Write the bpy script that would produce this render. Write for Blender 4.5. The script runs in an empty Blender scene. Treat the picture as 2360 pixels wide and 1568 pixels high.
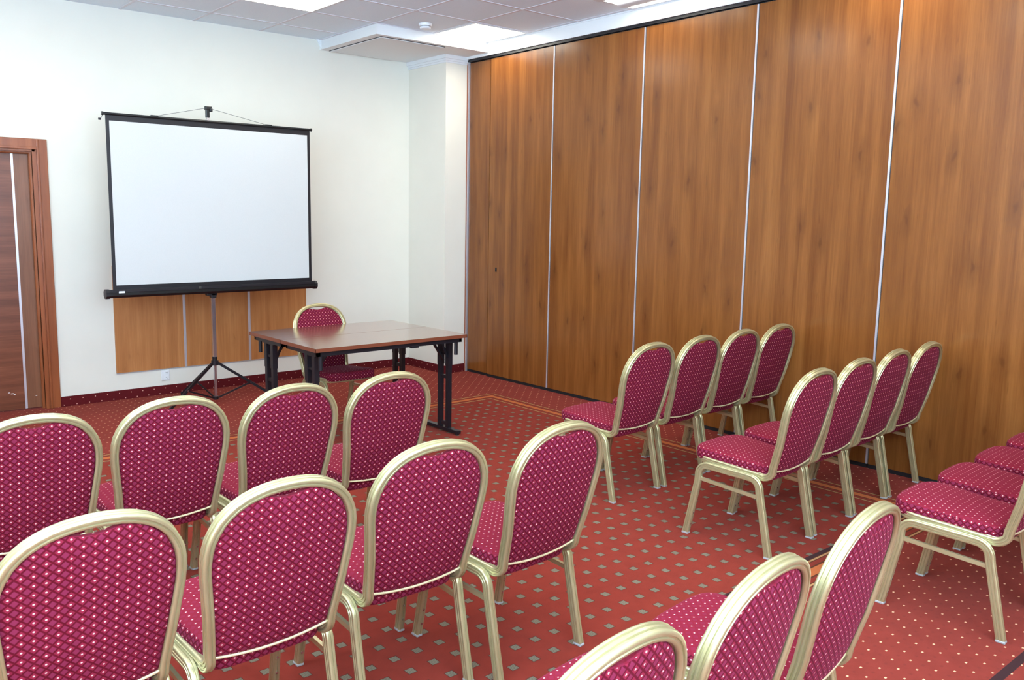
import bpy, bmesh, math, random
from mathutils import Vector, Matrix
random.seed(4)
sc = bpy.context.scene
col = sc.collection
PI = math.pi

# ------------------------------------------------------------------ camera
F_PX = 1962.77
YAW, PITCH, ROLL = -0.6861, -0.1377, 0.0133
cam_data = bpy.data.cameras.new('camera')
cam = bpy.data.objects.new('camera', cam_data)
col.objects.link(cam)
cam_data.sensor_fit = 'HORIZONTAL'
cam_data.sensor_width = 36.0
cam_data.lens = 36.0 * F_PX / 2360.0
cam_data.shift_x = 72.2 / 2360.0
cam_data.shift_y = -17.1 / 2360.0
cam_data.clip_start = 0.05
fwd = Vector((-math.sin(YAW) * math.cos(PITCH), math.cos(YAW) * math.cos(PITCH), math.sin(PITCH)))
rgt = Vector((math.cos(YAW), math.sin(YAW), 0))
upv = rgt.cross(fwd)
r2 = rgt * math.cos(ROLL) + upv * math.sin(ROLL)
u2 = -rgt * math.sin(ROLL) + upv * math.cos(ROLL)
M = Matrix((r2, u2, -fwd)).transposed().to_4x4()
M.translation = Vector((-5.3181, -7.3788, 1.5892))
cam.matrix_world = M
sc.camera = cam

# ------------------------------------------------------------------ view + world
sc.view_settings.view_transform = 'Standard'
sc.view_settings.look = 'None'
sc.view_settings.gamma = 1.0
sc.view_settings.use_curve_mapping = False
sc.view_settings.exposure = 0.27

sc.cycles.max_bounces = 5
sc.cycles.diffuse_bounces = 3
sc.cycles.glossy_bounces = 3
sc.cycles.caustics_reflective = False
sc.cycles.caustics_refractive = False

world = bpy.data.worlds.new('daylight')
sc.world = world
world.use_nodes = True
wn = world.node_tree.nodes
wn['Background'].inputs['Color'].default_value = (0.75, 0.86, 1.0, 1)
wn['Background'].inputs['Strength'].default_value = 1.5

# ------------------------------------------------------------------ main lights: daylight through the windows behind the camera, plus added ceiling uplights
def area(name, loc, rot, sx, sy, power, color):
    l = bpy.data.lights.new(name, 'AREA')
    l.shape = 'RECTANGLE'; l.size = sx; l.size_y = sy
    l.energy = power; l.color = color
    o = bpy.data.objects.new(name, l)
    o.location = loc; o.rotation_euler = rot
    col.objects.link(o)
    return o
WIN_BACK = [(-5.65, 1.55), (-3.75, 1.55)]     # centre x, width of the windows in the back wall
BACK_Y = -9.6
LEFT_X = -7.2
DAY = (0.80, 0.92, 1.0)
UPLIGHT_TINT = (0.52, 0.76, 1.0)  # tint of the added upward strips
for cx, w in WIN_BACK:
    # level daylight at each window; upward strips are added to brighten the ceiling
    area('window_daylight', (cx, BACK_Y + 0.03, 1.85), (math.radians(90), 0, 0), w, 1.9, 8, DAY)
    for k in range(3):
        area('window_slat_daylight', (cx, BACK_Y + 0.22, 1.25 + .6 * k), (math.radians(155), 0, 0), w, .5, 72, UPLIGHT_TINT)
WIN_LEFT = [(-5.2, 1.6), (-7.8, 1.6)]
for cy, w in WIN_LEFT:
    area('window_daylight', (LEFT_X + 0.03, cy, 1.85), (math.radians(90), 0, math.radians(-90)), w, 1.9, 9, DAY)
    for k in range(3):
        area('window_slat_daylight', (LEFT_X + 0.22, cy, 1.25 + .6 * k), (math.radians(160), 0, math.radians(-90)), w, .5, 76, UPLIGHT_TINT)  # same added upward strips along the left wall, no slats behind them
LAMP_STRENGTH = 9.6
LAMP_COLOR = (1.0, 0.975, 0.84)

# ------------------------------------------------------------------ node helpers
def srgb(r, g, b):
    f = lambda c: (c / 255 / 12.92) if c / 255 <= 0.04045 else ((c / 255 + 0.055) / 1.055) ** 2.4
    return (f(r), f(g), f(b), 1.0)

class NT:
    def __init__(s, name):
        s.m = bpy.data.materials.new(name); s.m.use_nodes = True
        s.t = s.m.node_tree; s.b = s.t.nodes['Principled BSDF']
    def n(s, typ, **kw):
        x = s.t.nodes.new(typ)
        for k, v in kw.items(): setattr(x, k, v)
        return x
    def l(s, a, b): s.t.links.new(a, b)
    def val(s, sock, v):
        if hasattr(v, 'is_output') or isinstance(v, bpy.types.NodeSocket): s.l(v, sock)
        else: sock.default_value = v
    def math(s, op, a, b=0.0, c=0.0):
        x = s.n('ShaderNodeMath', operation=op)
        s.val(x.inputs[0], a); s.val(x.inputs[1], b); s.val(x.inputs[2], c)
        return x.outputs[0]
    def mix(s, fac, a, b, blend='MIX'):
        x = s.n('ShaderNodeMix', data_type='RGBA', blend_type=blend)
        s.val(x.inputs[0], fac); s.val(x.inputs[6], a); s.val(x.inputs[7], b)
        return x.outputs[2]
    def ramp(s, fac, stops):
        x = s.n('ShaderNodeValToRGB'); s.val(x.inputs[0], fac)
        e = x.color_ramp.elements
        while len(e) < len(stops): e.new(0.5)
        for i, (p, c) in enumerate(stops): e[i].position = p; e[i].color = c
        return x.outputs[0]
    def coord(s, kind):
        if kind == 'World': return s.n('ShaderNodeNewGeometry').outputs['Position']
        return s.n('ShaderNodeTexCoord').outputs[kind]
    def mapping(s, v, scale, loc=(0, 0, 0)):
        x = s.n('ShaderNodeMapping'); s.l(v, x.inputs[0])
        x.inputs['Scale'].default_value = scale; x.inputs['Location'].default_value = loc
        return x.outputs[0]
    def noise(s, v, scale, detail=3.0, rough=0.5, dist=0.0):
        x = s.n('ShaderNodeTexNoise'); s.l(v, x.inputs['Vector'])
        x.inputs['Scale'].default_value = scale; x.inputs['Detail'].default_value = detail
        x.inputs['Roughness'].default_value = rough; x.inputs['Distortion'].default_value = dist
        return x.outputs['Fac']
    def xyz(s, v):
        x = s.n('ShaderNodeSeparateXYZ'); s.l(v, x.inputs[0]); return x.outputs
    def bump(s, h, strength, dist=0.002):
        x = s.n('ShaderNodeBump'); s.l(h, x.inputs['Height'])
        x.inputs['Strength'].default_value = strength; x.inputs['Distance'].default_value = dist
        s.l(x.outputs[0], s.b.inputs['Normal'])
    def set(s, **kw):
        names = dict(color='Base Color', rough='Roughness', metal='Metallic', spec='Specular IOR Level', coat='Coat Weight',
                     coatr='Coat Roughness', sheen='Sheen Weight', sheenr='Sheen Roughness', sheent='Sheen Tint',
                     emit='Emission Color', emits='Emission Strength', trans='Transmission Weight', ior='IOR')
        for k, v in kw.items(): s.val(s.b.inputs[names[k]], v)
        return s

def plain(name, c, rough=0.5, metal=0.0, nz=0.03, **kw):
    t = NT(name)
    n = t.noise(t.coord('Object'), 60.0, 3)
    f = t.math('MULTIPLY_ADD', n, nz * 2, 1 - nz)
    cc = t.mix(1.0, c, (1, 1, 1, 1), 'MULTIPLY')
    x = t.n('ShaderNodeVectorMath', operation='SCALE'); t.l(cc, x.inputs[0]); t.l(f, x.inputs['Scale'])
    t.set(color=x.outputs[0], rough=rough, metal=metal, **kw)
    return t.m

# repeated cell helper: distance of value from nearest multiple of pitch
def cell(t, v, pitch, off=0.0):
    a = t.math('ADD', v, -off + pitch * 0.5)
    a = t.math('FLOORED_MODULO', a, pitch)
    return t.math('SUBTRACT', a, pitch * 0.5)

MAT = {}
# painted plaster
def plaster():
    t = NT('cream_plaster')
    p = t.coord('World')
    n = t.noise(p, 3.0, 4)
    c = t.ramp(n, [(0.3, srgb(233, 228, 215)), (0.7, srgb(236, 231, 218))])
    t.set(color=c, rough=0.75, spec=0.25)
    t.bump(t.noise(p, 220.0, 2), 0.05, 0.001)
    return t.m
MAT['wall'] = plaster()
MAT['soffit'] = plain('white_soffit_paint', srgb(236, 236, 236), 0.6, nz=0.01)
MAT['white_metal'] = plain('white_coated_metal', srgb(226, 226, 228), 0.4, nz=0.01)
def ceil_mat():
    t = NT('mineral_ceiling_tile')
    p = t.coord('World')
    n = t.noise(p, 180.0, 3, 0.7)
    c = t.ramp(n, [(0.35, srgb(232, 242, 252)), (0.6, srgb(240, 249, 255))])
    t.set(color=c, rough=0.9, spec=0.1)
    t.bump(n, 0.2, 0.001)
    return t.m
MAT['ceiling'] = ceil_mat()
MAT['grid'] = plain('ceiling_grid_paint', srgb(222, 218, 224), 0.5, nz=0.01)

def wood(name, cols, along='z', scale=1.0, rough=0.32, coat=0.0, knots=0.35, coord='World', spec=0.5):
    t = NT(name)
    p = t.coord(coord)
    a = 0.8; b = 9.0
    sc3 = {'z': (b, b, a), 'x': (a, b, b), 'y': (b, a, b)}[along]
    q = t.mapping(p, tuple(s * scale for s in sc3))
    w = t.noise(q, 1.3, 5, 0.6, 0.35)
    fine = t.noise(t.mapping(p, tuple(s * scale * (7 if s == b else 1.5) for s in sc3)), 1.6, 5, 0.65)
    ax = {'z': (1, 1, 0), 'x': (0, 1, 1), 'y': (1, 0, 1)}[along]
    dt = t.n('ShaderNodeVectorMath', operation='DOT_PRODUCT'); t.l(p, dt.inputs[0]); dt.inputs[1].default_value = ax
    cw = 0.082 / scale
    wn1 = t.n('ShaderNodeTexWhiteNoise', noise_dimensions='1D'); t.l(t.math('FLOOR', t.math('DIVIDE', dt.outputs['Value'], cw)), wn1.inputs['W'])
    band = t.noise(t.mapping(p, tuple((s * scale * 0.8 if s == b else s * scale * 0.06) for s in sc3)), 1.5, 2.0, 0.5)
    f = t.math('ADD', t.math('MULTIPLY', w, 0.42), t.math('MULTIPLY', fine, 0.26))
    f = t.math('ADD', f, t.math('ADD', t.math('MULTIPLY', band, 0.24), t.math('MULTIPLY', wn1.outputs['Value'], 0.08)))
    c = t.ramp(f, [(0.37, cols[0]), (0.5, cols[1]), (0.63, cols[2])])
    # small knots with darker halos, and short dark flecks
    vo = t.n('ShaderNodeTexVoronoi', feature='F1', voronoi_dimensions='2D'); vo.inputs['Scale'].default_value = 1.0
    wob = t.n('ShaderNodeTexNoise'); t.l(p, wob.inputs['Vector']); wob.inputs['Scale'].default_value = 9.0
    ad = t.n('ShaderNodeVectorMath', operation='MULTIPLY_ADD')
    t.l(wob.outputs['Color'], ad.inputs[0]); ad.inputs[1].default_value = (.05, .05, .05); t.l(p, ad.inputs[2])
    dk = t.n('ShaderNodeVectorMath', operation='DOT_PRODUCT'); t.l(ad.outputs[0], dk.inputs[0]); dk.inputs[1].default_value = ax
    cb = t.n('ShaderNodeCombineXYZ'); t.l(t.math('MULTIPLY', dk.outputs['Value'], 5.5 * scale), cb.inputs[0])
    t.l(t.math('MULTIPLY', t.xyz(ad.outputs[0])['xyz'.index(along)], 1.9 * scale), cb.inputs[1])
    t.l(cb.outputs[0], vo.inputs['Vector'])
    def rng(sock, a0, a1):
        x = t.n('ShaderNodeMapRange'); x.interpolation_type = 'SMOOTHSTEP'; t.l(sock, x.inputs[0]); x.inputs[1].default_value = a0; x.inputs[2].default_value = a1
        return x.outputs[0]
    sel_ = t.math('GREATER_THAN', t.xyz(vo.outputs['Color'])[0], 0.55)
    halo = t.math('MULTIPLY', sel_, t.math('SUBTRACT', 1.0, rng(vo.outputs['Distance'], 0.04, 0.36)))
    core = t.math('MULTIPLY', sel_, t.math('SUBTRACT', 1.0, rng(vo.outputs['Distance'], 0.02, 0.09)))
    c = t.mix(t.math('MULTIPLY', halo, knots * 0.55), c, cols[3])
    c = t.mix(t.math('MULTIPLY', core, knots * 0.9), c, cols[3])
    fk = rng(t.noise(t.mapping(p, tuple((22.0 * scale if s == b else 2.6 * scale) for s in sc3)), 2.0, 2, 0.5), 0.66, 0.76)
    c = t.mix(t.math('MULTIPLY', fk, knots * 0.5), c, cols[3])
    t.set(color=c, rough=rough, spec=spec, coat=coat, coatr=0.17)
    t.bump(fine, 0.015, 0.001)
    return t.m
MAT['partition'] = wood('walnut_laminate_vertical', [srgb(112, 62, 25), srgb(132, 78, 34), srgb(150, 94, 44), srgb(86, 45, 18)], 'z', 1.0, 0.23, spec=0.45, knots=0.55)
MAT['wall_wood'] = wood('alder_laminate_vertical', [srgb(168, 104, 56), srgb(184, 120, 68), srgb(200, 136, 82), srgb(150, 88, 46)], 'z', 1.6, 0.4, knots=0.3)
MAT['door_wood'] = wood('walnut_door_horizontal', [srgb(94, 48, 30), srgb(116, 64, 42), srgb(136, 80, 56), srgb(82, 42, 27)], 'x', 1.3, 0.35, knots=0.2)
MAT['door_wood_v'] = wood('walnut_door_vertical', [srgb(112, 68, 46), srgb(132, 84, 58), srgb(146, 96, 70), srgb(96, 56, 38)], 'z', 1.3, 0.35, knots=0.2)
MAT['frame_wood'] = wood('alder_door_casing', [srgb(134, 70, 38), srgb(150, 82, 46), srgb(166, 96, 58), srgb(118, 62, 34)], 'z', 1.6, 0.3, knots=0.15)
MAT['table_top'] = wood('dark_walnut_tabletop', [srgb(104, 62, 44), srgb(120, 74, 52), srgb(134, 86, 62), srgb(92, 52, 38)], 'x', 2.0, 0.22, coat=0.85, knots=0.2)
MAT['table_edge'] = plain('brown_table_edging', srgb(120, 62, 40), 0.4)
MAT['alu'] = plain('brushed_aluminium_trim', srgb(214, 212, 220), 0.35, 0.6)
MAT['chrome'] = plain('chromed_steel', srgb(205, 206, 212), 0.2, 0.9)
MAT['black'] = plain('black_powder_coat', srgb(24, 24, 30), 0.38)
MAT['black_gloss'] = plain('black_plastic', srgb(20, 24, 26), 0.3)
MAT['rubber'] = plain('black_rubber_seal', srgb(20, 20, 24), 0.7)
MAT['white_plastic'] = plain('white_plastic', srgb(238, 240, 242), 0.3, nz=0.01)
MAT['grey_plastic'] = plain('grey_plastic', srgb(170, 172, 178), 0.4)
MAT['foot'] = plain('clear_grey_plastic_foot', srgb(170, 168, 166), 0.4)
MAT['hole'] = plain('socket_hole', srgb(40, 40, 44), 0.8)

def gold():
    t = NT('champagne_metallic_tube')
    p = t.coord('Object')
    n = t.noise(p, 9.0, 2, 0.6)
    c = t.ramp(n, [(0.3, srgb(194, 185, 140)), (0.7, srgb(202, 193, 148))])
    t.set(color=c, metal=0.66, rough=0.30, spec=0.5, coat=0.25, coatr=0.15)
    return t.m
MAT['gold'] = gold()
MAT['piping'] = plain('cream_gold_edging', srgb(232, 216, 172), 0.3, 0.35)

# ---- chair fabric: burgundy velour with a lattice of woven dots and plain lozenges
def fabric():
    t = NT('burgundy_dotted_velour')
    P = t.xyz(t.coord('Object')); N = t.xyz(t.coord('Normal'))
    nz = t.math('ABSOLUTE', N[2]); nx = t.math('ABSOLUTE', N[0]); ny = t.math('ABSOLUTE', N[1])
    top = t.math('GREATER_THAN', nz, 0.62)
    side = t.math('GREATER_THAN', nx, ny)
    def sel(f, a, b):   # f ? a : b
        return t.math('ADD', t.math('MULTIPLY', a, f), t.math('MULTIPLY', b, t.math('SUBTRACT', 1.0, f)))
    u = sel(top, P[0], sel(side, P[1], P[0]))
    v = sel(top, P[1], P[2])
    pu, pv = 0.0256, 0.0238
    def d(offu, offv, su, sv):
        a = t.math('DIVIDE', cell(t, u, pu, offu), su)
        b = t.math('DIVIDE', cell(t, v, pv, offv), sv)
        return a, b
    a, b = d(0, 0, 0.0021, 0.0018)
    dot = t.math('SQRT', t.math('ADD', t.math('MULTIPLY', a, a), t.math('MULTIPLY', b, b)))
    dot = t.n('ShaderNodeMapRange').outputs[0] if False else t.math('SUBTRACT', 1.6, dot)
    dotc = t.n('ShaderNodeClamp'); t.l(dot, dotc.inputs[0])
    def loz(ou, ov, w, h, e):
        a, b = d(ou, ov, w, h)
        s = t.math('ADD', t.math('ABSOLUTE', a), t.math('ABSOLUTE', b))
        x = t.n('ShaderNodeMapRange'); t.l(s, x.inputs[0])
        x.inputs[1].default_value = 1.0 + e; x.inputs[2].default_value = 1.0 - e
        return x.outputs[0]
    l1 = loz(0, 0, 0.0098, 0.0091, 0.14)
    l2 = loz(pu / 2, pv / 2, 0.0092, 0.0086, 0.14)
    soft = t.math('SUBTRACT', 1.0, t.math('MULTIPLY', top, 0.6))  # lattice faded on upward faces to imitate the pile's sheen
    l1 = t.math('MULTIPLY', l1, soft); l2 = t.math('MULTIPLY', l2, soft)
    nn = t.noise(t.coord('Object'), 900.0, 2)
    big = t.noise(t.coord('Object'), 14.0, 2)
    base = t.ramp(nn, [(0.3, srgb(78, 8, 22)), (0.7, srgb(94, 12, 28))])
    base = t.mix(top, base, srgb(124, 26, 42))  # upward faces painted lighter, sheen put into the colour
    c = t.mix(l1, base, srgb(138, 36, 58))
    c = t.mix(t.math('MULTIPLY', l2, 0.9), c, srgb(130, 42, 70))
    c = t.mix(t.math('MULTIPLY', big, 0.12), c, srgb(170, 40, 70))
    c = t.mix(dotc.outputs[0], c, srgb(246, 196, 190))
    t.set(color=c, rough=0.8, spec=0.12, sheen=0.12, sheenr=0.35, sheent=srgb(240, 130, 160))
    h = t.math('ADD', t.math('MULTIPLY', t.math('MAXIMUM', l1, l2), 0.7), t.math('MULTIPLY', dotc.outputs[0], 0.6))
    t.bump(h, 0.35, 0.0012)
    return t.m
MAT['fabric'] = fabric()

# ---- carpet
def carpet():
    t = NT('red_patterned_carpet')
    pos = t.coord('World'); P = t.xyz(pos)
    x, y = P[0], P[1]
    def step_in(v, lo, hi):
        return t.math('MULTIPLY', t.math('GREATER_THAN', v, lo), t.math('LESS_THAN', v, hi))
    def box(cu, cv, hu, hv):   # 1 inside
        return t.math('MULTIPLY', t.math('LESS_THAN', t.math('ABSOLUTE', cu), hu), t.math('LESS_THAN', t.math('ABSOLUTE', cv), hv))
    n1 = t.noise(pos, 900.0, 2, 0.6)
    n2 = t.noise(pos, 1.6, 3, 0.5)
    n3 = t.noise(pos, 14.0, 3, 0.6)
    f = t.math('ADD', t.math('MULTIPLY', n1, 0.5), t.math('ADD', t.math('MULTIPLY', n2, 0.2), t.math('MULTIPLY', n3, 0.3)))
    base = t.ramp(f, [(0.32, srgb(122, 40, 30)), (0.68, srgb(146, 52, 38))])
    base2 = t.ramp(f, [(0.32, srgb(120, 43, 35)), (0.68, srgb(144, 54, 44))])
    # field with squares
    bu = cell(t, x, 0.1, -0.025); bv = cell(t, y, 0.102, -0.072)
    halo = box(bu, bv, 0.0185, 0.0185)
    sq = box(bu, bv, 0.0155, 0.0155)
    st = t.math('FLOORED_MODULO', y, 0.0062)
    st = t.math('LESS_THAN', st, 0.0016)
    sqc = t.mix(st, srgb(126, 118, 98), srgb(82, 72, 58))
    field = t.mix(halo, base, srgb(96, 44, 34))
    field = t.mix(sq, field, sqc)
    # dotted surround
    def dots(px, py, hx, hy):
        a = box(cell(t, x, 0.096, px), cell(t, y, 0.0885, py), hx, hy)
        b = box(cell(t, x, 0.096, px + 0.048), cell(t, y, 0.0885, py + 0.04425), hx, hy)
        return t.math('MAXIMUM', a, b)
    sd = dots(-1.528, -5.906, 0.0052, 0.0036)
    dk = dots(-1.528 + 0.048, -5.906, 0.0065, 0.0050)
    sur = t.mix(t.math('MULTIPLY', dk, 0.30), base2, srgb(104, 40, 36))
    sur = t.mix(sd, sur, srgb(236, 176, 138))
    # rectangular field: x < -0.56, -5.40 < y < -1.73 ; second field past y < -6.36
    dx = t.math('SUBTRACT', -0.56, x)
    dy1 = t.math('SUBTRACT', -1.73, y)
    dy2 = t.math('SUBTRACT', y, -5.49)
    dd = t.math('MINIMUM', dx, t.math('MINIMUM', dy1, dy2))
    inside = t.math('GREATER_THAN', dd, 0.0)
    c = t.mix(inside, sur, field)
    ad = t.math('ABSOLUTE', dd)
    band = t.math('LESS_THAN', ad, 0.088)
    c = t.mix(band, c, base)
    ln = t.math('LESS_THAN', t.math('ABSOLUTE', t.math('SUBTRACT', ad, 0.072)), 0.0115)
    c = t.mix(ln, c, srgb(84, 46, 26))
    ln2 = t.math('LESS_THAN', t.math('ABSOLUTE', t.math('SUBTRACT', ad, 0.072)), 0.0055)
    c = t.mix(ln2, c, srgb(186, 138, 92))
    og = t.math('LESS_THAN', ad, 0.034)
    c = t.mix(og, c, srgb(84, 46, 26))
    og = t.math('LESS_THAN', ad, 0.024)
    c = t.mix(og, c, srgb(188, 100, 54))
    # second field edge
    e = t.math('MINIMUM', t.math('ABSOLUTE', t.math('SUBTRACT', y, -6.375)), t.math('ADD', t.math('ABSOLUTE', t.math('SUBTRACT', y, -5.395)), .004))
    c = t.mix(t.math('LESS_THAN', e, 0.016), c, srgb(50, 30, 34))
    t.set(color=c, rough=0.95, spec=0.1, sheen=0.08, sheenr=0.5, sheent=srgb(255, 170, 150))
    t.bump(n1, 0.5, 0.002)
    return t.m
MAT['carpet'] = carpet()
def skirting():
    t = NT('burgundy_carpet_skirting')
    pos = t.coord('World'); P = t.xyz(pos)
    u = t.math('ADD', P[0], P[1]); z = P[2]
    def box(cu, cv, h): return t.math('MULTIPLY', t.math('LESS_THAN', t.math('ABSOLUTE', cu), h), t.math('LESS_THAN', t.math('ABSOLUTE', cv), h))
    a = box(cell(t, u, 0.096, -3.51), t.math('SUBTRACT', z, 0.057), 0.0038)
    b = box(cell(t, u, 0.096, -3.462), t.math('SUBTRACT', z, 0.012), 0.0038)
    n = t.noise(pos, 500.0, 2)
    base = t.ramp(n, [(0.3, srgb(84, 22, 26)), (0.7, srgb(102, 28, 32))])
    c = t.mix(t.math('MAXIMUM', a, b), base, srgb(226, 170, 150))
    t.set(color=c, rough=0.9, spec=0.1)
    return t.m
MAT['skirting'] = skirting()
def screen_mat():
    t = NT('matte_white_screen')
    n = t.noise(t.coord('Object'), 300.0, 2)
    c = t.ramp(n, [(0.3, srgb(205, 206, 204)), (0.7, srgb(210, 210, 208))])
    t.set(color=c, rough=0.8, spec=0.2)
    return t.m
MAT['screen'] = screen_mat()
def lamp_mat():
    t = NT('lit_diffuser')
    t.set(color=(0.9, 0.9, 0.9, 1), rough=0.5, emit=(*LAMP_COLOR, 1), emits=LAMP_STRENGTH)
    return t.m
MAT['lamp'] = lamp_mat()
def glass_mat():
    t = NT('window_glass')
    tr = t.n('ShaderNodeBsdfTransparent'); gl = t.n('ShaderNodeBsdfGlossy'); gl.inputs['Roughness'].default_value = 0.02
    lw = t.n('ShaderNodeFresnel'); mx = t.n('ShaderNodeMixShader')
    t.l(lw.outputs[0], mx.inputs[0]); t.l(tr.outputs[0], mx.inputs[1]); t.l(gl.outputs[0], mx.inputs[2])
    t.l(mx.outputs[0], t.t.nodes['Material Output'].inputs[0])
    return t.m
MAT['glass'] = glass_mat()

# ------------------------------------------------------------------ mesh helpers
class MB:
    def __init__(s): s.v = []; s.f = []; s.mi = []
    def add(s, vs, fs, mi=0):
        o = len(s.v); s.v += [tuple(v) for v in vs]; s.f += [tuple(i + o for i in f) for f in fs]; s.mi += [mi] * len(fs)
    def box(s, x0, x1, y0, y1, z0, z1, mi=0, bev=0.0):
        if bev > 0:
            bm = bmesh.new()
            m = Matrix.Translation(((x0 + x1) / 2, (y0 + y1) / 2, (z0 + z1) / 2)) @ Matrix.Diagonal((x1 - x0, y1 - y0, z1 - z0, 1))
            bmesh.ops.create_cube(bm, size=1.0, matrix=m)
            bmesh.ops.bevel(bm, geom=bm.edges[:], offset=bev, segments=2, profile=0.5, affect='EDGES')
            s.add([v.co[:] for v in bm.verts], [[v.index for v in f.verts] for f in bm.faces], mi)
            bm.free(); return s
        s.add([(x0, y0, z0), (x1, y0, z0), (x1, y1, z0), (x0, y1, z0), (x0, y0, z1), (x1, y0, z1), (x1, y1, z1), (x0, y1, z1)],
              [(0, 3, 2, 1), (4, 5, 6, 7), (0, 1, 5, 4), (1, 2, 6, 5), (2, 3, 7, 6), (3, 0, 4, 7)], mi)
        return s
    def tube(s, a, b, r, n=12, r2=None, mi=0):
        a = Vector(a); b = Vector(b); t = (b - a).normalized()
        u = t.orthogonal().normalized(); w = t.cross(u); r2 = r if r2 is None else r2
        vs = []
        for c, rr in ((a, r), (b, r2)):
            for i in range(n):
                th = 2 * PI * i / n; vs.append(c + u * math.cos(th) * rr + w * math.sin(th) * rr)
        fs = [(i, (i + 1) % n, n + (i + 1) % n, n + i) for i in range(n)] + [tuple(range(n - 1, -1, -1)), tuple(range(n, 2 * n))]
        s.add(vs, fs, mi); return s
    def bar(s, a, b, w, h, up=(0, 0, 1), mi=0):
        a = Vector(a); b = Vector(b); t = (b - a).normalized(); up = Vector(up)
        u = t.cross(up).normalized(); v = u.cross(t).normalized()
        vs = [c + u * i * w / 2 + v * j * h / 2 for c in (a, b) for i, j in ((-1, -1), (1, -1), (1, 1), (-1, 1))]
        s.add(vs, [(0, 1, 5, 4), (1, 2, 6, 5), (2, 3, 7, 6), (3, 0, 4, 7), (3, 2, 1, 0), (4, 5, 6, 7)], mi); return s
    def sweep(s, path, B, sec, closed=False, mi=0):
        """path: points; B: binormal per point; sec: (a,b) section, a along N = T x B, b along B"""
        n = len(path); k = len(sec); vs = []
        for i in range(n):
            if closed: T = path[(i + 1) % n] - path[i - 1]
            else: T = path[min(i + 1, n - 1)] - path[max(i - 1, 0)]
            T.normalize(); b = Vector(B[i]); b = (b - T * b.dot(T)).normalized(); N = T.cross(b)
            for a, c in sec: vs.append(path[i] + N * a + b * c)
        fs = []
        for i in range(n if closed else n - 1):
            j = (i + 1) % n
            for q in range(k): fs.append((i * k + q, i * k + (q + 1) % k, j * k + (q + 1) % k, j * k + q))
        if not closed:
            fs.append(tuple(range(k - 1, -1, -1))); fs.append(tuple((n - 1) * k + q for q in range(k)))
        s.add(vs, fs, mi); return s
    def grid(s, P, mi=0, flip=False):
        r = len(P); c = len(P[0]); vs = [p for row in P for p in row]; fs = []
        for i in range(r - 1):
            for j in range(c - 1):
                f = (i * c + j, i * c + j + 1, (i + 1) * c + j + 1, (i + 1) * c + j)
                fs.append(f[::-1] if flip else f)
        s.add(vs, fs, mi); return s
    def build(s, name, mats, parent=None, smooth=None, loc=None):
        me = bpy.data.meshes.new(name)
        me.from_pydata(s.v, [], s.f)
        mats = mats if isinstance(mats, (list, tuple)) else [mats]
        for m in mats: me.materials.append(MAT[m] if isinstance(m, str) else m)
        me.polygons.foreach_set('material_index', s.mi)
        bm = bmesh.new(); bm.from_mesh(me)
        bmesh.ops.recalc_face_normals(bm, faces=bm.faces[:]); bm.to_mesh(me); bm.free()
        if smooth:
            me.polygons.foreach_set('use_smooth', [True] * len(me.polygons))
            me.set_sharp_from_angle(angle=math.radians(smooth))
        me.update()
        o = bpy.data.objects.new(name, me); col.objects.link(o)
        if parent: o.parent = parent
        if loc: o.location = loc
        return o

def thing(name, label, cat, loc=(0, 0, 0), rz=0.0, group=None):
    o = bpy.data.objects.new(name, None); o.empty_display_size = 0.1
    col.objects.link(o); o.location = loc; o.rotation_euler = (0, 0, rz)
    o['label'] = label; o['category'] = cat
    if group: o['group'] = group
    return o
def tag(o, label, cat, group=None):
    o['label'] = label; o['category'] = cat
    if group: o['group'] = group
    return o
def struct(o): o['kind'] = 'structure'; return o
def dup(root, loc, rz, label):
    r = root.copy(); col.objects.link(r); r.location = loc; r.rotation_euler = (0, 0, rz); r['label'] = label
    for ch in list(root.children):
        c = ch.copy(); col.objects.link(c); c.parent = r
        for g in ch.children:
            d = g.copy(); col.objects.link(d); d.parent = c
    return r

# ================================================================== THE ROOM
CEIL = 3.19
TOPP = 3.047            # top of the partition panels
SOF = 3.10              # underside of the dropped soffit
struct(MB().box(LEFT_X - .1, 0.3, BACK_Y - .1, 0.3, -0.1, 0.0).build('floor', 'carpet'))
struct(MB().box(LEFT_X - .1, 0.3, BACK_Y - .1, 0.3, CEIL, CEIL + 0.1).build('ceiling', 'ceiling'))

# front wall with the doorway
DX0, DX1, DH = -4.72, -3.775, 2.045
w = MB()
w.box(DX1, 0.3, 0.0, 0.18, 0, CEIL)
w.box(LEFT_X, DX0, 0.0, 0.18, 0, CEIL)
w.box(DX0, DX1, 0.0, 0.18, DH, CEIL)
struct(w.build('wall_front', 'wall'))
# back wall with windows
w = MB()
edges = sorted([(cx - ww / 2, cx + ww / 2) for cx, ww in WIN_BACK])
xs = LEFT_X
for a, b in edges:
    w.box(xs, a, BACK_Y - .2, BACK_Y, 0, CEIL); w.box(a, b, BACK_Y - .2, BACK_Y, 0, 0.88); w.box(a, b, BACK_Y - .2, BACK_Y, 2.82, CEIL); xs = b
w.box(xs, 0.3, BACK_Y - .2, BACK_Y, 0, CEIL)
struct(w.build('wall_back', 'wall'))
w = MB(); ys = BACK_Y
for a, b in sorted([(cy - ww / 2, cy + ww / 2) for cy, ww in WIN_LEFT]):
    w.box(LEFT_X - .2, LEFT_X, ys, a, 0, CEIL); w.box(LEFT_X - .2, LEFT_X, a, b, 0, 0.88); w.box(LEFT_X - .2, LEFT_X, a, b, 2.82, CEIL); ys = b
w.box(LEFT_X - .2, LEFT_X, ys, 0.18, 0, CEIL)
struct(w.build('wall_left', 'wall'))
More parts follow.
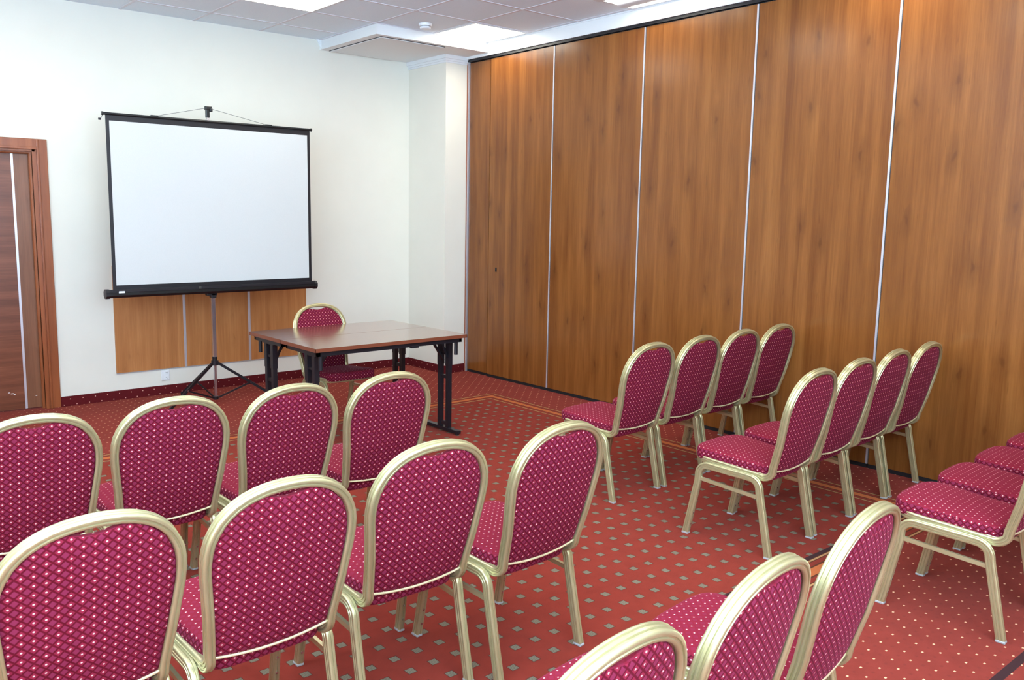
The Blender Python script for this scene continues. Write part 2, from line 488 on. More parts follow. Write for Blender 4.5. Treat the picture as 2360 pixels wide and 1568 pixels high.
# wall behind the partition line (beam and closing wall)
struct(MB().box(0.12, 0.3, BACK_Y, 0.0, 0, CEIL).build('wall_right', 'wall'))
wi = 1
for cx, ww in WIN_BACK:
    a, b = cx - ww / 2, cx + ww / 2; y0, y1 = BACK_Y - .13, BACK_Y - .07
    f = MB()
    f.box(a, b, y0, y1, 0.88, 0.94).box(a, b, y0, y1, 2.76, 2.82).box(a, a + .06, y0, y1, 0.94, 2.76).box(b - .06, b, y0, y1, 0.94, 2.76).box(cx - .03, cx + .03, y0, y1, 0.94, 2.76)
    wo = struct(f.build('window_%d' % wi, 'white_plastic'))
    MB().box(a + .06, b - .06, BACK_Y - .102, BACK_Y - .098, 0.94, 2.76).build('window_pane', 'glass', wo)
    wi += 1
for cy, ww in WIN_LEFT:
    a, b = cy - ww / 2, cy + ww / 2; x0, x1 = LEFT_X - .13, LEFT_X - .07
    f = MB()
    f.box(x0, x1, a, b, 0.88, 0.94).box(x0, x1, a, b, 2.76, 2.82).box(x0, x1, a, a + .06, 0.94, 2.76).box(x0, x1, b - .06, b, 0.94, 2.76).box(x0, x1, cy - .03, cy + .03, 0.94, 2.76)
    wo = struct(f.build('window_%d' % wi, 'white_plastic'))
    MB().box(LEFT_X - .102, LEFT_X - .098, a + .06, b - .06, 0.94, 2.76).build('window_pane', 'glass', wo)
    wi += 1

# pillar in the front right corner, with a stepped cornice under the soffit
PX0, PY0 = -0.262, -0.628
w = MB()
w.box(PX0, 0.06, PY0, 0.0, 0, SOF)
struct(w.build('wall_pillar', 'wall'))
c = MB()
for z0, z1, d in ((3.066, SOF, .030), (3.046, 3.066, .018), (3.030, 3.046, .008)):
    c.box(PX0 - d, 0.06, PY0 - d, -0.0, z0, z1)
struct(c.build('trim_1', 'soffit'))
# baseboards (strip of carpet with a dotted pattern)
b = MB(); b.box(-3.675, PX0 - .011, -0.011, 0, 0, 0.080)
struct(b.build('baseboard_front', 'skirting'))
b = MB(); b.box(PX0 - .011, PX0, PY0 - .011, 0, 0, 0.080); b.box(PX0, 0.0, PY0 - .011, PY0, 0, 0.080)
struct(b.build('baseboard_pillar', 'skirting'))
b = MB(); b.box(LEFT_X, LEFT_X + .011, BACK_Y, 0, 0, 0.080)
struct(b.build('baseboard_left', 'skirting'))

# soffit dropped box in the corner and fascia over the partition
SX0, SY0 = -1.262, -0.976
w = MB()
w.box(SX0, 0.10, SY0, 0.0, SOF, CEIL)
w.box(-0.030, 0.10, BACK_Y, SY0, TOPP + .030, CEIL)
w.box(-0.030, 0.10, SY0, PY0, TOPP + .030, SOF)
w.box(-0.036, -0.030, BACK_Y, SY0, CEIL - .010, CEIL)
# small lip along the bottom outside edge
w.box(SX0 - .010, -0.030, SY0 - .010, SY0, SOF, SOF + .012)
w.box(SX0 - .010, SX0, SY0, 0, SOF, SOF + .012)
struct(w.build('trim_2', 'soffit'))
# curved end where the soffit meets the front wall
prof = [(SX0, CEIL), (SX0 - .005, CEIL - .02)] + [(SX0 - .062 + .0, CEIL)]
c = MB()
pts = []
for i in range(9):
    a = i / 8
    pts.append((SX0 - .055 * (1 - a), CEIL - .085 * (a ** 1.6)))
vs = [(x, -.012, z) for x, z in pts] + [(SX0, -.012, CEIL)] + [(x, 0, z) for x, z in pts] + [(SX0, 0, CEIL)]
n = 10
c.add(vs, [tuple(range(n)), tuple(range(2 * n - 1, n - 1, -1))] + [(i, (i + 1) % n, n + (i + 1) % n, n + i) for i in range(n)])
struct(c.build('trim_3', 'soffit'))
# access hatch in the soffit
ah = thing('access_hatch', 'flat white ceiling access hatch with thin dark joint beside the pillar', 'hatch', (-0.845, -0.48, SOF))
MB().box(-.345, .345, -.45, .45, -.004, .0).build('hatch_joint', 'hole', ah)
MB().box(-.338, .338, -.443, .443, -.009, -.0005, bev=.002).build('hatch_cover', 'soffit', ah)

# ceiling grid
g = MB()
X4 = -0.070
for i in range(0, 13):
    x = X4 - 0.6 * i
    if x > LEFT_X: g.box(x - .012, x + .012, BACK_Y, SY0 if x > SX0 + .02 else 0, CEIL - .003, CEIL)
for i in range(-2, 15):
    y = SY0 - 0.6 * i
    if y < -0.01 and y > BACK_Y: g.box(LEFT_X, (SX0 if y > SY0 + .02 else -.03), y - .012, y + .012, CEIL - .0034, CEIL)
struct(g.build('trim_4', 'grid'))

# ceiling light panels: every third tile
names = {(0, 0): 'square lit ceiling panel nearest the pillar, beside the wooden partition',
         (1, 0): 'square lit ceiling panel cut by the top edge, left of the smoke detector',
         (0, 1): 'square ceiling light with curved reflector at the top edge, above the partition'}
for i in range(4):
    for j in range(5):
        cx = X4 - .3 - 1.8 * i; cy = SY0 - .3 - 1.8 * j
        if cx < LEFT_X + .3: continue
        seen = (i, j) in names
        L = thing('ceiling_light', names.get((i, j), 'square lit ceiling panel in the suspended ceiling outside the photo'), 'ceiling light', (cx, cy, CEIL), 0, 'square ceiling lights')
        fr = MB()
        for a in ((-.297, .297, -.297, -.280), (-.297, .297, .280, .297), (-.297, -.280, -.280, .280), (.280, .297, -.280, .280)):
            fr.box(*a, -.008, 0)
        fr.build('light_frame', 'white_metal', L)
        MB().box(-.281, .281, -.281, .281, -.006, -.001).build('diffuser', 'lamp', L)
        if (i, j) == (0, 1):
            for k in (-1, 1):
                r = MB(); P = []
                for a in range(9):
                    th = a / 8 * PI
                    P.append([(k * .14 + .065 * math.cos(th), yy, -.006 - .02 * math.sin(th)) for yy in (-.27, .27)])
                r.grid(P); r.build('reflector', 'white_metal', L, smooth=40)

# smoke detector
sd = thing('smoke_detector', 'round white smoke detector on the ceiling tile beside the lit panel', 'smoke detector', (-0.94, -1.235, CEIL))
def lathe(prof, n=40):
    m = MB(); vs = []
    for r, z in prof:
        for i in range(n): vs.append((r * math.cos(2 * PI * i / n), r * math.sin(2 * PI * i / n), z))
    fs = []
    for j in range(len(prof) - 1):
        for i in range(n): fs.append((j * n + i, j * n + (i + 1) % n, (j + 1) * n + (i + 1) % n, (j + 1) * n + i))
    fs.append(tuple(range(n))); fs.append(tuple((len(prof) - 1) * n + i for i in range(n)))
    m.add(vs, fs); return m
lathe([(.056, 0), (.056, -.012), (.052, -.020), (.046, -.022)]).build('detector_base', 'white_plastic', sd, smooth=35)
lathe([(.038, -.022), (.038, -.028)]).build('detector_slot', 'grey_plastic', sd, smooth=35)
lathe([(.046, -.028), (.047, -.034), (.040, -.043), (.02, -.046)]).build('detector_cap', 'white_plastic', sd, smooth=35)

# ================================================================== DOOR
# casing (both sides and head), stepped profile
f = MB()
CX = -3.668; CT = 2.122
for x0, x1, y0 in ((CX - .072, CX, -.022), (CX - .078, CX - .060, -.030)):
    f.box(x0, x1, y0, 0.0, 0, CT - .0, bev=.004)
f.box(DX1, CX - .055, -.012, .18, 0, DH + .03)               # jamb lining
f.box(DX0 - .03, CX - .0725, -.021, 0, DH - .005, CT, bev=.003)  # head casing
f.box(DX0 - .03, CX - .0785, -.029, 0, DH - .005, DH + .015, bev=.003)
f.box(DX0, DX1 + .02, -.012, .18, DH - .02, DH + .01)
f.box(DX0 - .10, DX0 + .0, -.022, 0, 0, CT, bev=.004)
f.box(DX0 - .005, DX0 + .02, -.012, .18, 0, DH)
# rounded stop bead
f.tube((DX1 - .004, .035, 0), (DX1 - .004, .035, DH - .02), .016, 12)
f.tube((DX0 + .02, .035, DH - .024), (DX1, .035, DH - .024), .014, 12)
fr = f.build('trim_5', 'frame_wood'); struct(fr)
d = MB(); d.box(DX0 + .02, DX1 - .012, .06, .10, .008, DH - .03)
dr = struct(MB().box(DX0 + .02, -3.912, .06, .10, .008, DH - .03).build('door_1', 'door_wood'))
MB().box(-3.896, DX1 - .012, .06, .10, .008, DH - .03).build('door_stile', 'door_wood_v', dr)
MB().box(-3.9125, -3.8955, .057, .10, .008, DH - .03).build('metal_inlay', 'alu', dr)
h = MB(); h.box(-4.66, -4.62, .048, .06, .95, 1.15).tube((-4.64, .06, 1.05), (-4.64, .01, 1.05), .01).tube((-4.64, .015, 1.05), (-4.52, .015, 1.05), .01)
h.build('door_handle', 'chrome', dr)
# little scuffs on the lower door leaf
s_ = MB()
for (x, z, wd) in ((-4.03, .145, .016), (-4.01, .135, .02), (-3.99, .128, .012), (-4.10, .15, .008), (-4.12, .135, .006), (-3.835, .10, .012)):
    s_.box(x, x + wd, .0592, .0605, z, z + .006)
s_.build('paint_scuffs', 'soffit', dr)

# ================================================================== FOLDING PARTITION
def partition(ya, yb, label, xoff=0.0, latch=False, trim=True):
    cy = (ya + yb) / 2; hw = (ya - yb) / 2
    T = thing('partition_panel', label, 'partition panel', (xoff, cy, 0), 0, 'sliding wooden partition panels')
    MB().box(0.0, .085, -hw + .0065, hw - .0065, .028, TOPP).build('panel_board', 'partition', T)
    if trim:
        MB().box(-.0015, .080, -hw - .0055, -hw + .0075, .028, TOPP).build('edge_trim', 'alu', T)
    MB().box(.006, .075, -hw, hw, 0, .028).build('bottom_seal', 'rubber', T)
    MB().box(.006, .075, -hw, hw, TOPP, TOPP + .006).build('top_seal', 'rubber', T)
    if latch:
        l = MB(); l.box(-.003, .001, -1.104 - .011 - cy, -1.104 + .011 - cy, 1.045, 1.085, bev=.001)
        l.build('latch', 'black', T)
    return T
partition(-0.652, -0.974, 'narrow wooden closing panel of the partition beside the white pillar', .012, trim=False)
partition(-0.982, -1.843, 'wooden partition panel with a small black latch square', 0, True)
partition(-1.848, -2.852, 'wooden partition panel with the pale lamp reflection at its top, second full one from the pillar', 0)
partition(-2.857, -3.847, 'wooden partition panel directly behind the front right row of chairs', 0)
partition(-3.852, -4.833, 'wooden partition panel between the seams behind the front and second right rows', 0)
partition(-4.838, -5.833, 'wooden partition panel at the right edge of the photo', 0)
partition(-5.838, -6.833, 'wooden partition panel beside the third right row, outside the photo', 0)
partition(-6.838, -7.833, 'wooden partition panel alongside the camera, outside the photo', 0)
partition(-7.838, -8.833, 'wooden partition panel behind the camera, outside the photo', 0)
partition(-8.838, -9.58, 'wooden partition panel in the back corner, outside the photo', 0)
c = MB(); c.box(-.004, .10, -.652, -.640, 0, TOPP)
struct(c.build('trim_6', 'alu'))
c = MB(); c.box(-.012, .002, -.640, -.6395 + .0, 0, TOPP); c.box(-.006, .10, -.6405, -.628, 0, TOPP)
struct(c.build('trim_7', 'frame_wood'))
# track
tr = MB(); tr.box(-.016, .10, BACK_Y, -.652, TOPP + .008, TOPP + .030)
struct(tr.build('trim_8', 'black'))

# ================================================================== WALL PANEL + SOCKET
wp = thing('wall_panel', 'orange-brown wooden wall guard panel with two metal strips behind the screen stand', 'wall panel', (-2.343, 0, .228))
MB().box(-.883, .883, -.014, 0, 0, .90, bev=.001).build('panel_board', 'wall_wood', wp)
for x in (-2.640, -2.041):
    MB().box(x + 2.343 - .011, x + 2.343 + .011, -.018, -.013, 0, .90, bev=.001).build('metal_strip', 'alu', wp)
MB().box(-.883, .883, -.0155, 0, -.004, .0).build('bottom_edging', 'grey_plastic', wp)

so = thing('wall_socket', 'white double power socket on the wall below the wooden wall panel', 'socket', (-2.820, 0, .168))
MB().box(-.036, .036, -.010, 0, -.045, .045, bev=.004).build('socket_plate', 'white_plastic', so)
for k, dx in ((1, .010), (-1, .010)):
    s = MB(); P = []
    s.tube((dx, -.010, k * .021), (dx, -.0135, k * .021), .019, 24)
    e = s.build('socket_outlet', 'white_plastic', so, smooth=30)
    h = MB()
    for qx, qz in ((-.0075, .004), (.0075, .004), (0, -.008)):
        h.tube((dx + qx, -.0134, k * .021 + qz), (dx + qx, -.0142, k * .021 + qz), .0028, 10)
    h.build('pin_holes', 'hole', e)

# ================================================================== PROJECTION SCREEN
PS = Vector((-2.615, -.63, 0))
ps = thing('projection_screen', 'white tripod projection screen with black border standing before the cream wall', 'projection screen', PS)
X0, X1 = -3.405 - PS.x, -1.725 - PS.x
ZT, ZB = 2.288, .985
scr = MB().box(X0 + .03, X1 - .028, -.0045, -.0035, ZB + .035, ZT - .045).build('screen_surface', 'screen', ps)
bd = MB()
bd.box(X0 + .004, X1 - .002, -.0032, -.0016, ZB - .02, ZT)
bd.build('black_border', 'black', ps)
tb = MB()
tb.tube((X0 - .012, -.006, ZT + .004), (X1 + .010, -.006, ZT + .004), .0105, 12)
tb.tube((X0 - .022, -.006, ZT + .004), (X0 - .010, -.006, ZT + .004), .014, 12)
tb.tube((X1 + .006, -.006, ZT + .004), (X1 + .014, -.006, ZT + .004), .014, 12)
tb.build('top_bar', 'black_gloss', ps, smooth=30)
# case: soft hexagonal tube
cs = MB(); sec = []
for a in range(8):
    th = PI / 8 + a * PI / 4; sec.append((.036 * math.cos(th), .033 * math.sin(th)))
CZ = .957
path = [Vector((x, -.012, CZ)) for x in (X0 - .040, X1 + .018)]
cs.sweep(path, [Vector((0, 0, 1))] * 2, sec)
case = cs.build('screen_case', 'black_gloss', ps)
ec = MB()
sec2 = [(a * 1.16, b_ * 1.16) for a, b_ in sec]
for xa, xb in ((X0 - .058, X0 - .030), (X1 + .006, X1 + .032)):
    ec = MB(); ec.sweep([Vector((xa, -.012, CZ)), Vector((xb, -.012, CZ))], [Vector((0, 0, 1))] * 2, sec2)
    ec.build('end_cap', 'black', case)
MB().box(X0 + .032, X0 + .078, -.0475, -.0455, CZ + .006, CZ + .022, bev=.003).build('name_plate', 'white_plastic', case)
rd = MB().box(X0 - .03, -.14, -.047, -.044, CZ + .010, CZ + .034, bev=.002); rd.box(-.12, X1 + .005, -.047, -.044, CZ + .010, CZ + .034, bev=.002)
rd.build('carry_handle', 'black', case)
# pole
pl = MB(); pl.bar((0, .024, .05), (0, .024, 2.36), .020, .020, (0, 1, 0)); pole = pl.build('pole', 'chrome', ps)
pb = MB(); pb.bar((0, .024, .345), (0, .024, 1.95), .027, .027, (0, 1, 0)); pb.build('pole_sleeve', 'chrome', ps)
hk = MB(); hk.box(-.020, .034, .006, .040, 2.385, 2.415, bev=.006); hk.box(-.014, .014, .008, .038, 2.325, 2.395, bev=.004); hk.box(.016, .036, .0, .03, 2.372, 2.400, bev=.005)
hk.build('pole_head', 'black_gloss', ps)
cl = MB(); cl.box(-.055, .030, .0, .05, .905, .925, bev=.004); cl.box(-.020, .022, .0, .05, .885, .922, bev=.004); cl.build('case_bracket', 'black', ps)
for x, nm in ((-3.043 - PS.x, 1), (-2.108 - PS.x, 1)):
    wr = MB(); wr.tube((x, -.006, ZT + .012), (.0, .02, 2.402), .0014, 6); wr.build('hanging_wire', 'black', ps)
    MB().box(x - .028, x + .028, -.014, .004, ZT + .008, ZT + .020, bev=.002).build('wire_clip', 'black_gloss', ps)
kn = MB(); kn.tube((X0 - .045, -.006, 2.250), (X0 - .028, -.006, 2.250), .008, 12); kn.tube((X0 - .030, -.006, 2.250), (X0 - .012, -.006, 2.284), .0015, 6)
kn.build('hanging_toggle', 'black', ps, smooth=30)
hb = MB(); hb.tube((0, .024, .325), (0, .024, .362), .030, 20); hb.tube((0, .024, .36), (0, .024, .395), .020, 16); hb.build('tripod_hub', 'black', ps, smooth=30)
lc = MB(); lc.tube((0, .024, .035), (0, .024, .062), .022, 16); lc.build('lower_collar', 'black', ps, smooth=30)
for az in (-10, 102, 200):
    c_, s_ = math.cos(math.radians(az)), math.sin(math.radians(az))
    R_ = .50
    top = Vector((.026 * c_, .024 + .026 * s_, .340)); ft = Vector((R_ * c_, .024 + R_ * s_, .012))
    m = MB(); m.bar(top, ft, .014, .022); leg = m.build('tripod_leg', 'black', ps)
    mid = top.lerp(ft, .56)
    m = MB(); m.bar((.018 * c_, .024 + .018 * s_, .048), mid, .007, .013); m.build('leg_brace', 'black', leg)
    m = MB(); m.tube(mid + Vector((s_, -c_, 0)) * .010, mid + Vector((-s_, c_, 0)) * .010, .0045, 10); m.build('rivet', 'chrome', leg)
    m = MB(); m.tube((ft.x, ft.y, 0), (ft.x, ft.y, .024), .014, 14); m.build('rubber_foot', 'rubber', leg, smooth=30)

# ================================================================== FOLDING TABLES
def make_table(label, y0, y1, joint_side):
    x0, x1 = -2.782, -1.572
    cx, cy = (x0 + x1) / 2, (y0 + y1) / 2; hx, hy = (x1 - x0) / 2, (y1 - y0) / 2
    T = thing('folding_table', label, 'table', (cx, cy, 0), 0, 'folding tables pushed together')
    top = MB(); top.box(-hx + .002, hx - .002, -hy + .0012, hy - .0012, .718, .740)
    tt = top.build('tabletop', 'table_top', T)
    e = MB()
    e.box(-hx, hx, -hy, -hy + .003, .716, .7385); e.box(-hx, hx, hy - .003, hy, .716, .7385)
    e.box(-hx, -hx + .003, -hy, hy, .716, .7385); e.box(hx - .003, hx, -hy, hy, .716, .7385)
    e.build('edging', 'table_edge', tt)
    r = MB(); i = .028
    r.box(-hx + i, hx - i, -hy + i, -hy + i + .022, .684, .716); r.box(-hx + i, hx - i, hy - i - .022, hy - i, .684, .716)
    r.box(-hx + i, -hx + i + .022, -hy + i, hy - i, .684, .716); r.box(hx - i - .022, hx - i, -hy + i, hy - i, .684, .716)
    r.box(.14, .20, -hy + i - .004, -hy + i + .02, .676, .690)
    r.build('steel_rail', 'black', T)
    for sx in (-1, 1):
        lx = sx * (hx - .055 if sx > 0 else hx - .075)
        # pair of square posts joined by brackets on a flat foot bar
        yb = -.055 if joint_side < 0 else .055
        ys_ = (yb - .048, yb + .048)
        for yy in ys_:
            m = MB(); m.box(lx - .016, lx + .016, yy - .0165, yy + .0165, .03, .50); m.box(lx - .0185, lx + .0185, yy - .0195, yy + .0195, .50, .69)
            lg = m.build('leg', 'black', T)
        for bx in ((lx - .010, lx + .010, ys_[0], ys_[1], .05, .08), (lx - .010, lx + .010, ys_[0], ys_[1], .40, .425),
                   (lx - .012, lx + .012, ys_[0], ys_[1], .575, .590), (lx - .018, lx + .018, ys_[0] - .03, ys_[1] + .03, .668, .688)):
            MB().box(*bx).build('leg_bracket', 'black', T)
        m = MB(); m.bar((lx - sx * .014, yb, .535), (lx - sx * .115, yb, .682), .022, .012); m.bar((lx - sx * .016, yb - .05, .56), (lx - sx * .07, yb - .05, .682), .008, .016)
        m.build('folding_brace', 'black', T)
        m = MB(); m.box(lx - .019, lx + .019, -hy + .015, hy - .015, .012, .036, bev=.002); fb = m.build('foot_bar', 'black', T)
        m = MB(); m.tube((lx, -hy + .035, 0), (lx, -hy + .035, .013), .013, 12); m.tube((lx, hy - .035, 0), (lx, hy - .035, .013), .013, 12)
        m.build('foot_pads', 'rubber', fb, smooth=30)
        py = joint_side * (hy - .05)
        m = MB(); m.tube((sx * (hx - .062), py, .592), (sx * (hx - .062), py, .684), .0135, 16); m.build('hanging_peg', 'black', T, smooth=30)
make_table('dark brown folding table nearer the chair rows, black steel legs', -2.652, -2.1615, -1)
make_table('dark brown folding table nearer the wall, seated chair tucked against it', -2.1585, -1.668, 1)

# ================================================================== BANQUET CHAIR
ctrl = [(0, .888), (.03, .8868), (.06, .8835), (.09, .8765), (.115, .8675), (.14, .854), (.16, .838), (.178, .818), (.193, .792), (.203, .768),
        (.2085, .74), (.2105, .71), (.2090, .675), (.2045, .635), (.199, .59), (.1935, .545), (.1885, .50), (.184, .46), (.1815, .43)]
def interp(x, xs, ys):
    if x <= xs[0]: return ys[0]
    for i in range(1, len(xs)):
        if x <= xs[i]:
            t = (x - xs[i - 1]) / (xs[i] - xs[i - 1]); return ys[i - 1] + t * (ys[i] - ys[i - 1])
    return ys[-1]
def back_y(z): return interp(z, [.36, .42, .55, .70, .80, .90], [-.188, -.207, -.243, -.274, -.297, -.322])
def rounded_section(w, d, r, grooves_a=(), grooves_b=(), gw=.0022, gd=.0018):
    """closed section a:[-w/2,w/2], b:[-d/2,d/2]; grooves on b=+-d/2 faces at a positions and on a=+-w/2 faces at b positions"""
    pts = []
    def corner(cx, cy, a0):
        for i in range(4):
            th = a0 + i / 3 * PI / 2; pts.append((cx + r * math.cos(th), cy + r * math.sin(th)))
    def gro(side):
        if side in (0, 2):      # a faces: run along b
            sg = 1 if side == 0 else -1
            for g in sorted(grooves_b, reverse=(side == 2)):
                for k, dd in ((-1, 0), (-.5, gd), (.5, gd), (1, 0)):
                    pts.append((sg * (w / 2 - dd), g + (k * gw) * sg))
        else:
            sg = 1 if side == 1 else -1
            for g in sorted(grooves_a, reverse=(side == 1)):
                for k, dd in ((1, 0), (.5, gd), (-.5, gd), (-1, 0)):
                    pts.append((g + (k * gw) * sg, sg * (d / 2 - dd)))
    corner(w / 2 - r, d / 2 - r, 0); gro(1)
    corner(-w / 2 + r, d / 2 - r, PI / 2); gro(2)
    corner(-w / 2 + r, -d / 2 + r, PI); gro(3)
    corner(w / 2 - r, -d / 2 + r, 3 * PI / 2); gro(0)
    return pts
def half_path():
    """right half: from arch top centre, down the side, round the bend, along the seat to the front centre; returns points and binormals"""
    pts = []; Bs = []
    cps = []
    for i in range(len(ctrl) - 1):
        (x0, z0), (x1, z1) = ctrl[i], ctrl[i + 1]
        for k in range(2): cps.append((x0 + (x1 - x0) * k / 2, z0 + (z1 - z0) * k / 2))
    cps.append(ctrl[-1])
    for x, z in cps:
        pts.append(Vector((x, back_y(z), z)))
        dy = (back_y(z + .02) - back_y(z - .02)) / .04 if z < .87 else -.25
        Bs.append(Vector((0, -1, dy)).normalized())
    # bend in the side plane
    p0 = pts[-1].copy(); R_ = .052
    ang0 = math.atan2(1, -.27)
    c0 = Vector((0, p0.y + R_ * .965, p0.z - R_ * .26 + .012))
    # arc from pointing down to pointing forward
    for i in range(1, 10):
        th = math.radians(196 + (270 - 196) * i / 9)
        pts.append(Vector((.1800 - .002 * i / 9, c0.y + R_ * math.cos(th), c0.z + R_ * math.sin(th) - .0)))
        Bs.append(Vector((0, math.cos(th), math.sin(th))))
    zr = pts[-1].z; yr = pts[-1].y
    # along the seat rail, rising slightly
    fr_z = zr + .026
    rail = [(.178, yr + .03), (.180, yr + .08), (.183, -.02), (.186, .04), (.189, .09), (.190, .125)]
    cr = .062
    for i in range(1, 8):
        th = i / 8 * PI / 2
        rail.append((.190 - cr + cr * math.cos(th), .125 + cr * 1.1 * math.sin(th)))
    rail += [(.125, .196), (.09, .201), (.05, .205), (.02, .206)]
    rail = sorted(rail[:6], key=lambda p: p[1]) + rail[6:]
    for x, y in rail:
        pts.append(Vector((x, y, zr + (fr_z - zr) * (y - yr) / (.206 - yr)))); Bs.append(Vector((0, 0, -1)))
    return pts, Bs
def make_chair(label):
    T = thing('banquet_chair', label, 'chair')
    hp, hB = half_path()
    lp = [Vector((-p.x, p.y, p.z)) for p in hp]; lB = [Vector((-b.x, b.y, b.z)) for b in hB]
    path = hp + lp[::-1][:-1]; Bs = hB + lB[::-1][:-1]
    sec = rounded_section(.0250, .0340, .0060, grooves_a=(.0005,), grooves_b=(0.0055, -0.0055), gw=.0032, gd=.0034)
    MB().sweep(path, Bs, sec, closed=True).build('back_and_seat_frame', 'gold', T, smooth=50)
    # legs: a reeded tube, bent into an upside-down U on each side, front and rear halves
    lsec = rounded_section(.0335, .0250, .0048, grooves_a=(-.0055, .0055), grooves_b=(.0,), gw=.0026, gd=.0028)
    def arc(c, r, a0, a1, n=9): return [(c[0] + r * math.cos(math.radians(a0 + (a1 - a0) * i / n)), c[1] + r * math.sin(math.radians(a0 + (a1 - a0) * i / n))) for i in range(n + 1)]
    for sx in (-1, 1):
        # rear: foot (y -.222) to knee, then forward
        prof = [(-.224, .008), (-.204, .10), (-.183, .20), (-.163, .295)] + arc((-.107, .316), .052, 171, 92, 9) + [(-.06, .3695), (0.0, .3705)]
        pts = [Vector((sx * (.206 if z < .3 else .2035), y, z)) for y, z in prof]
        for p in pts: p.x = sx * (.2030 + .0015 * (1 - min(p.z / .33, 1)))
        rear = MB().sweep(pts, [Vector((1, 0, 0))] * len(pts), lsec).build('leg', 'gold', T, smooth=50)
        MB().box(sx * .2045 - .0135, sx * .2045 + .0135, -.242, -.206, 0, .010, bev=.003).build('foot_cap', 'foot', rear)
        prof = [(.226, .008), (.208, .10), (.190, .20), (.173, .285)] + arc((.120, .322), .052, -8 + 2, 88, 9)[0:] + [(.06, .3725), (0.0, .3705)]
        pts = [Vector((0, y, z)) for y, z in prof]
        for p in pts: p.x = sx * (.2030 + .0085 * (1 - min(p.z / .33, 1)))
        front = MB().sweep(pts, [Vector((1, 0, 0))] * len(pts), lsec).build('leg', 'gold', T, smooth=50)
        MB().box(sx * .2115 - .0135, sx * .2115 + .0135, .208, .244, 0, .010, bev=.003).build('foot_cap', 'foot', front)
        for z in (.055, .115):
            y = .228 - .19 * z - .0168; x = sx * (.2030 + .0085 * (1 - z / .33))
            MB().tube((x, y + .002, z), (x, y - .0025, z - .0004), .0045, 12).build('screw', 'chrome', front)
        # side stretcher
        m = MB(); m.bar((sx * .2055, .168, .302), (sx * .2045, -.158, .282), .012, .017)
        m.build('stretcher', 'gold', T)
    # back pad
    nu, nv = 40, 30
    def wside(z):
        zs = [p[1] for p in ctrl[10:]][::-1]; xs_ = [p[0] for p in ctrl[10:]][::-1]
        return interp(z, zs, xs_) - .0105
    def ztop(x):
        xs_ = [p[0] for p in ctrl[:11]]; zs = [p[1] for p in ctrl[:11]]
        return interp(abs(x) * 1.0 + (.0105 * abs(x) / .198), xs_, zs) - .0125
    W0 = wside(.74)
    def pad(u, v, side):
        x74 = u * W0
        zt = ztop(x74)
        nb = 0.0
        if abs(x74) < .078: nb = .021 * (0.5 + 0.5 * math.cos(PI * x74 / .078)) ** .8
        zb = .416 - .014 * (1 - u * u)
        zs_ = .416 + v * (.74 - .416)
        x = u * wside(zs_)
        z = zb + v * (zt - nb - zb)
        e = (1 - abs(u) ** 9) * (1 - (1 - v) ** 16) * (1 - v ** 16)
        bul = .005 * (1 - u * u)
        th = (.0115 * max(e, 0) ** .35 + bul) if side < 0 else (.013 * max(e, 0) ** .35 + .008 * (1 - u * u))
        y = back_y(z) + side * th - .004 * (1 - u * u)
        return (x, y, z)
    m = MB()
    us = [math.sin(PI / 2 * (-1 + 2 * i / nu)) for i in range(nu + 1)]
    vv = [0.5 - 0.5 * math.cos(PI * j / nv) for j in range(nv + 1)]
    for side in (-1, 1): m.grid([[pad(u, v, side) for u in us] for v in vv])
    # close the rim
    rim = [(u, 0) for u in us] + [(1, v) for v in vv[1:]] + [(u, 1) for u in us[::-1][1:]] + [(-1, v) for v in vv[::-1][1:-1]]
    A = [pad(u, v, -1) for u, v in rim]; B_ = [pad(u, v, 1) for u, v in rim]
    nR = len(rim); m.add(A + B_, [(i, (i + 1) % nR, nR + (i + 1) % nR, nR + i) for i in range(nR)])
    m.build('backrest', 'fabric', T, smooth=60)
    # edging strip under the back pad
    pp = []
    for i in range(21):
        u = -1 + i / 10; x, y, z = pad(u, 0, -1); pp.append(Vector((x * 1.01, y - .002, z - .003)))
    MB().sweep(pp, [Vector((0, -1, 0))] * 21, rounded_section(.008, .010, .003)).build('piping', 'piping', T, smooth=50)
    # seat cushion
    ol = []
    def plan(t):   # t in 0..1, right side from rear centre to front centre
        pts = [(0, -.190), (.10, -.188), (.145, -.181), (.166, -.164), (.174, -.14), (.178, -.09), (.184, -.02), (.190, .05), (.195, .11), (.196, .15),
               (.190, .182), (.174, .206), (.148, .221), (.11, .229), (.06, .233), (0, .234)]
        k = t * (len(pts) - 1); i = min(int(k), len(pts) - 2); f_ = k - i
        p = [pts[max(i - 1, 0)], pts[i], pts[i + 1], pts[min(i + 2, len(pts) - 1)]]
        def cr_(a, b, c, d): return .5 * ((2 * b) + (-a + c) * f_ + (2 * a - 5 * b + 4 * c - d) * f_ ** 2 + (-a + 3 * b - 3 * c + d) * f_ ** 3)
        return (cr_(*[q[0] for q in p]), cr_(*[q[1] for q in p]))
    half = [plan(i / 30) for i in range(31)]
    ring = half + [(-x, y) for x, y in half[::-1][1:-1]]
    def zb(y): return .372 + (y + .19) * .065
    rings = [(.90, .0), (.965, -.0005), (.985, .004), (1.0, .015), (1.0, .036), (.993, .046), (.965, .0545), (.91, .059), (.8, .0625), (.62, .0655), (.4, .068), (.2, .069)]
    vs = []; nr = len(ring)
    for s_, dz in rings:
        off = (1 - s_) * .19
        for x, y in ring:
            L_ = math.hypot(x, y - .02)
            if s_ > .9: k = 1 - off / L_
            else: k = s_
            yy = .02 + (y - .02) * k
            zz = zb(yy) + dz
            if dz < .02: zz -= .016 * max(0, min(1, (.10 - yy) / .25))     # the cushion is deeper at the back
            vs.append((x * k, yy, zz))
    fs = []
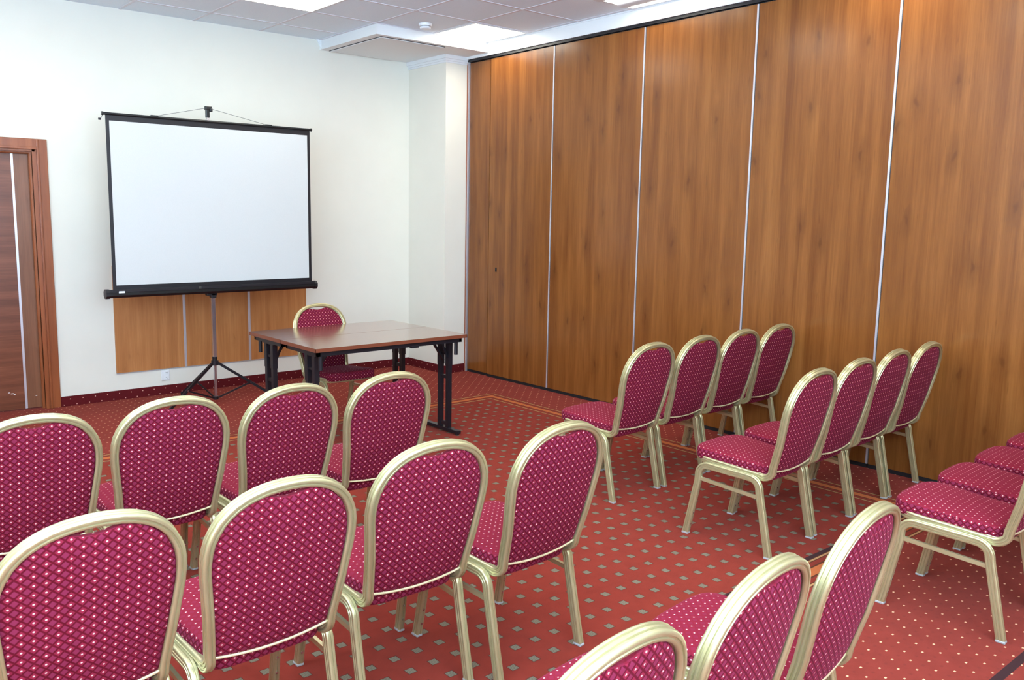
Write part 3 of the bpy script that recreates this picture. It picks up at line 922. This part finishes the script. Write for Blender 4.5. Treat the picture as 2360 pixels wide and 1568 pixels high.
    for j in range(len(rings) - 1):
        for i in range(nr): fs.append((j * nr + i, j * nr + (i + 1) % nr, (j + 1) * nr + (i + 1) % nr, (j + 1) * nr + i))
    fs.append(tuple(range(nr))); fs.append(tuple((len(rings) - 1) * nr + i for i in range(nr)))
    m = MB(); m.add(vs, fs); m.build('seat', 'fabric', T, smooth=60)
    return T
R_ = math.radians
CH = [  # x, y, rot, label
 (-4.712, -3.948, 1, 'red chair in the front left row cut off by the left edge of the photo'),
 (-4.235, -3.941, 0.7, 'red dotted chair in the front left row directly before the screen tripod'),
 (-3.778, -3.978, 2.8, 'red dotted chair in the front left row, third from left, before the left table legs'),
 (-3.296, -3.987, 1, 'red dotted chair at the aisle end of the front left row, before the tables'),
 (-4.825, -5.066, 1.5, 'large red dotted chair back in the bottom left corner of the photo'),
 (-4.348, -5.086, 0.8, 'red dotted chair in the second left row, right beside the large bottom left one'),
 (-3.806, -5.019, -1.2, 'red dotted chair in the second left row, next to the aisle-end chair'),
 (-3.338, -5.088, 2.7, 'red dotted chair at the aisle end of the second left row'),
 (-4.307, -6.188, 4, 'red chair at the bottom edge, lowest of the three nearest backs'),
 (-3.844, -6.169, 6, 'red chair in the nearest row, middle of three pale arched backs at the bottom'),
 (-3.345, -6.134, 6, 'red chair in the nearest row, topmost of three pale arched backs at the bottom'),
 (-1.632, -4.067, 2.4, 'red chair at the aisle end of the front right row'),
 (-1.17, -4.049, 3.5, 'red chair second from the aisle in the front right row'),
 (-0.715, -4.025, 3.5, 'red chair third from the aisle in the front right row'),
 (-0.262, -4.005, 3, 'red chair closest to the partition in the front right row'),
 (-1.644, -5.047, 3.2, 'red chair at the aisle end of the second right row, its seat fully visible'),
 (-1.186, -5.015, 3, 'red chair second from the aisle in the second right row'),
 (-0.731, -4.985, 3.5, 'red chair third from the aisle in the second right row'),
 (-0.274, -4.96, 3.5, 'red chair closest to the partition in the second right row'),
 (-1.643, -6.045, 3, 'red chair at the right edge of the photo with its whole seat showing'),
 (-1.185, -6.02, 3, 'red seat cushion chair at the right edge, next behind the fully seen seat'),
 (-0.728, -6, 3, 'red chair at the right edge, third seat towards the partition'),
 (-0.27, -5.98, 3, 'red chair at the right edge, seat farthest back against the partition'),
 (-2.188, -1.905, 180, 'red dotted chair facing the rows from behind the two tables'),
]
proto = make_chair(CH[0][3])
proto['group'] = 'banquet chairs in the room'
for i, (x, y, a, lab) in enumerate(CH):
    if i == 0:
        proto.location = (x, y, 0); proto.rotation_euler = (0, 0, R_(a))
    else: dup(proto, (x, y, 0), R_(a), lab)
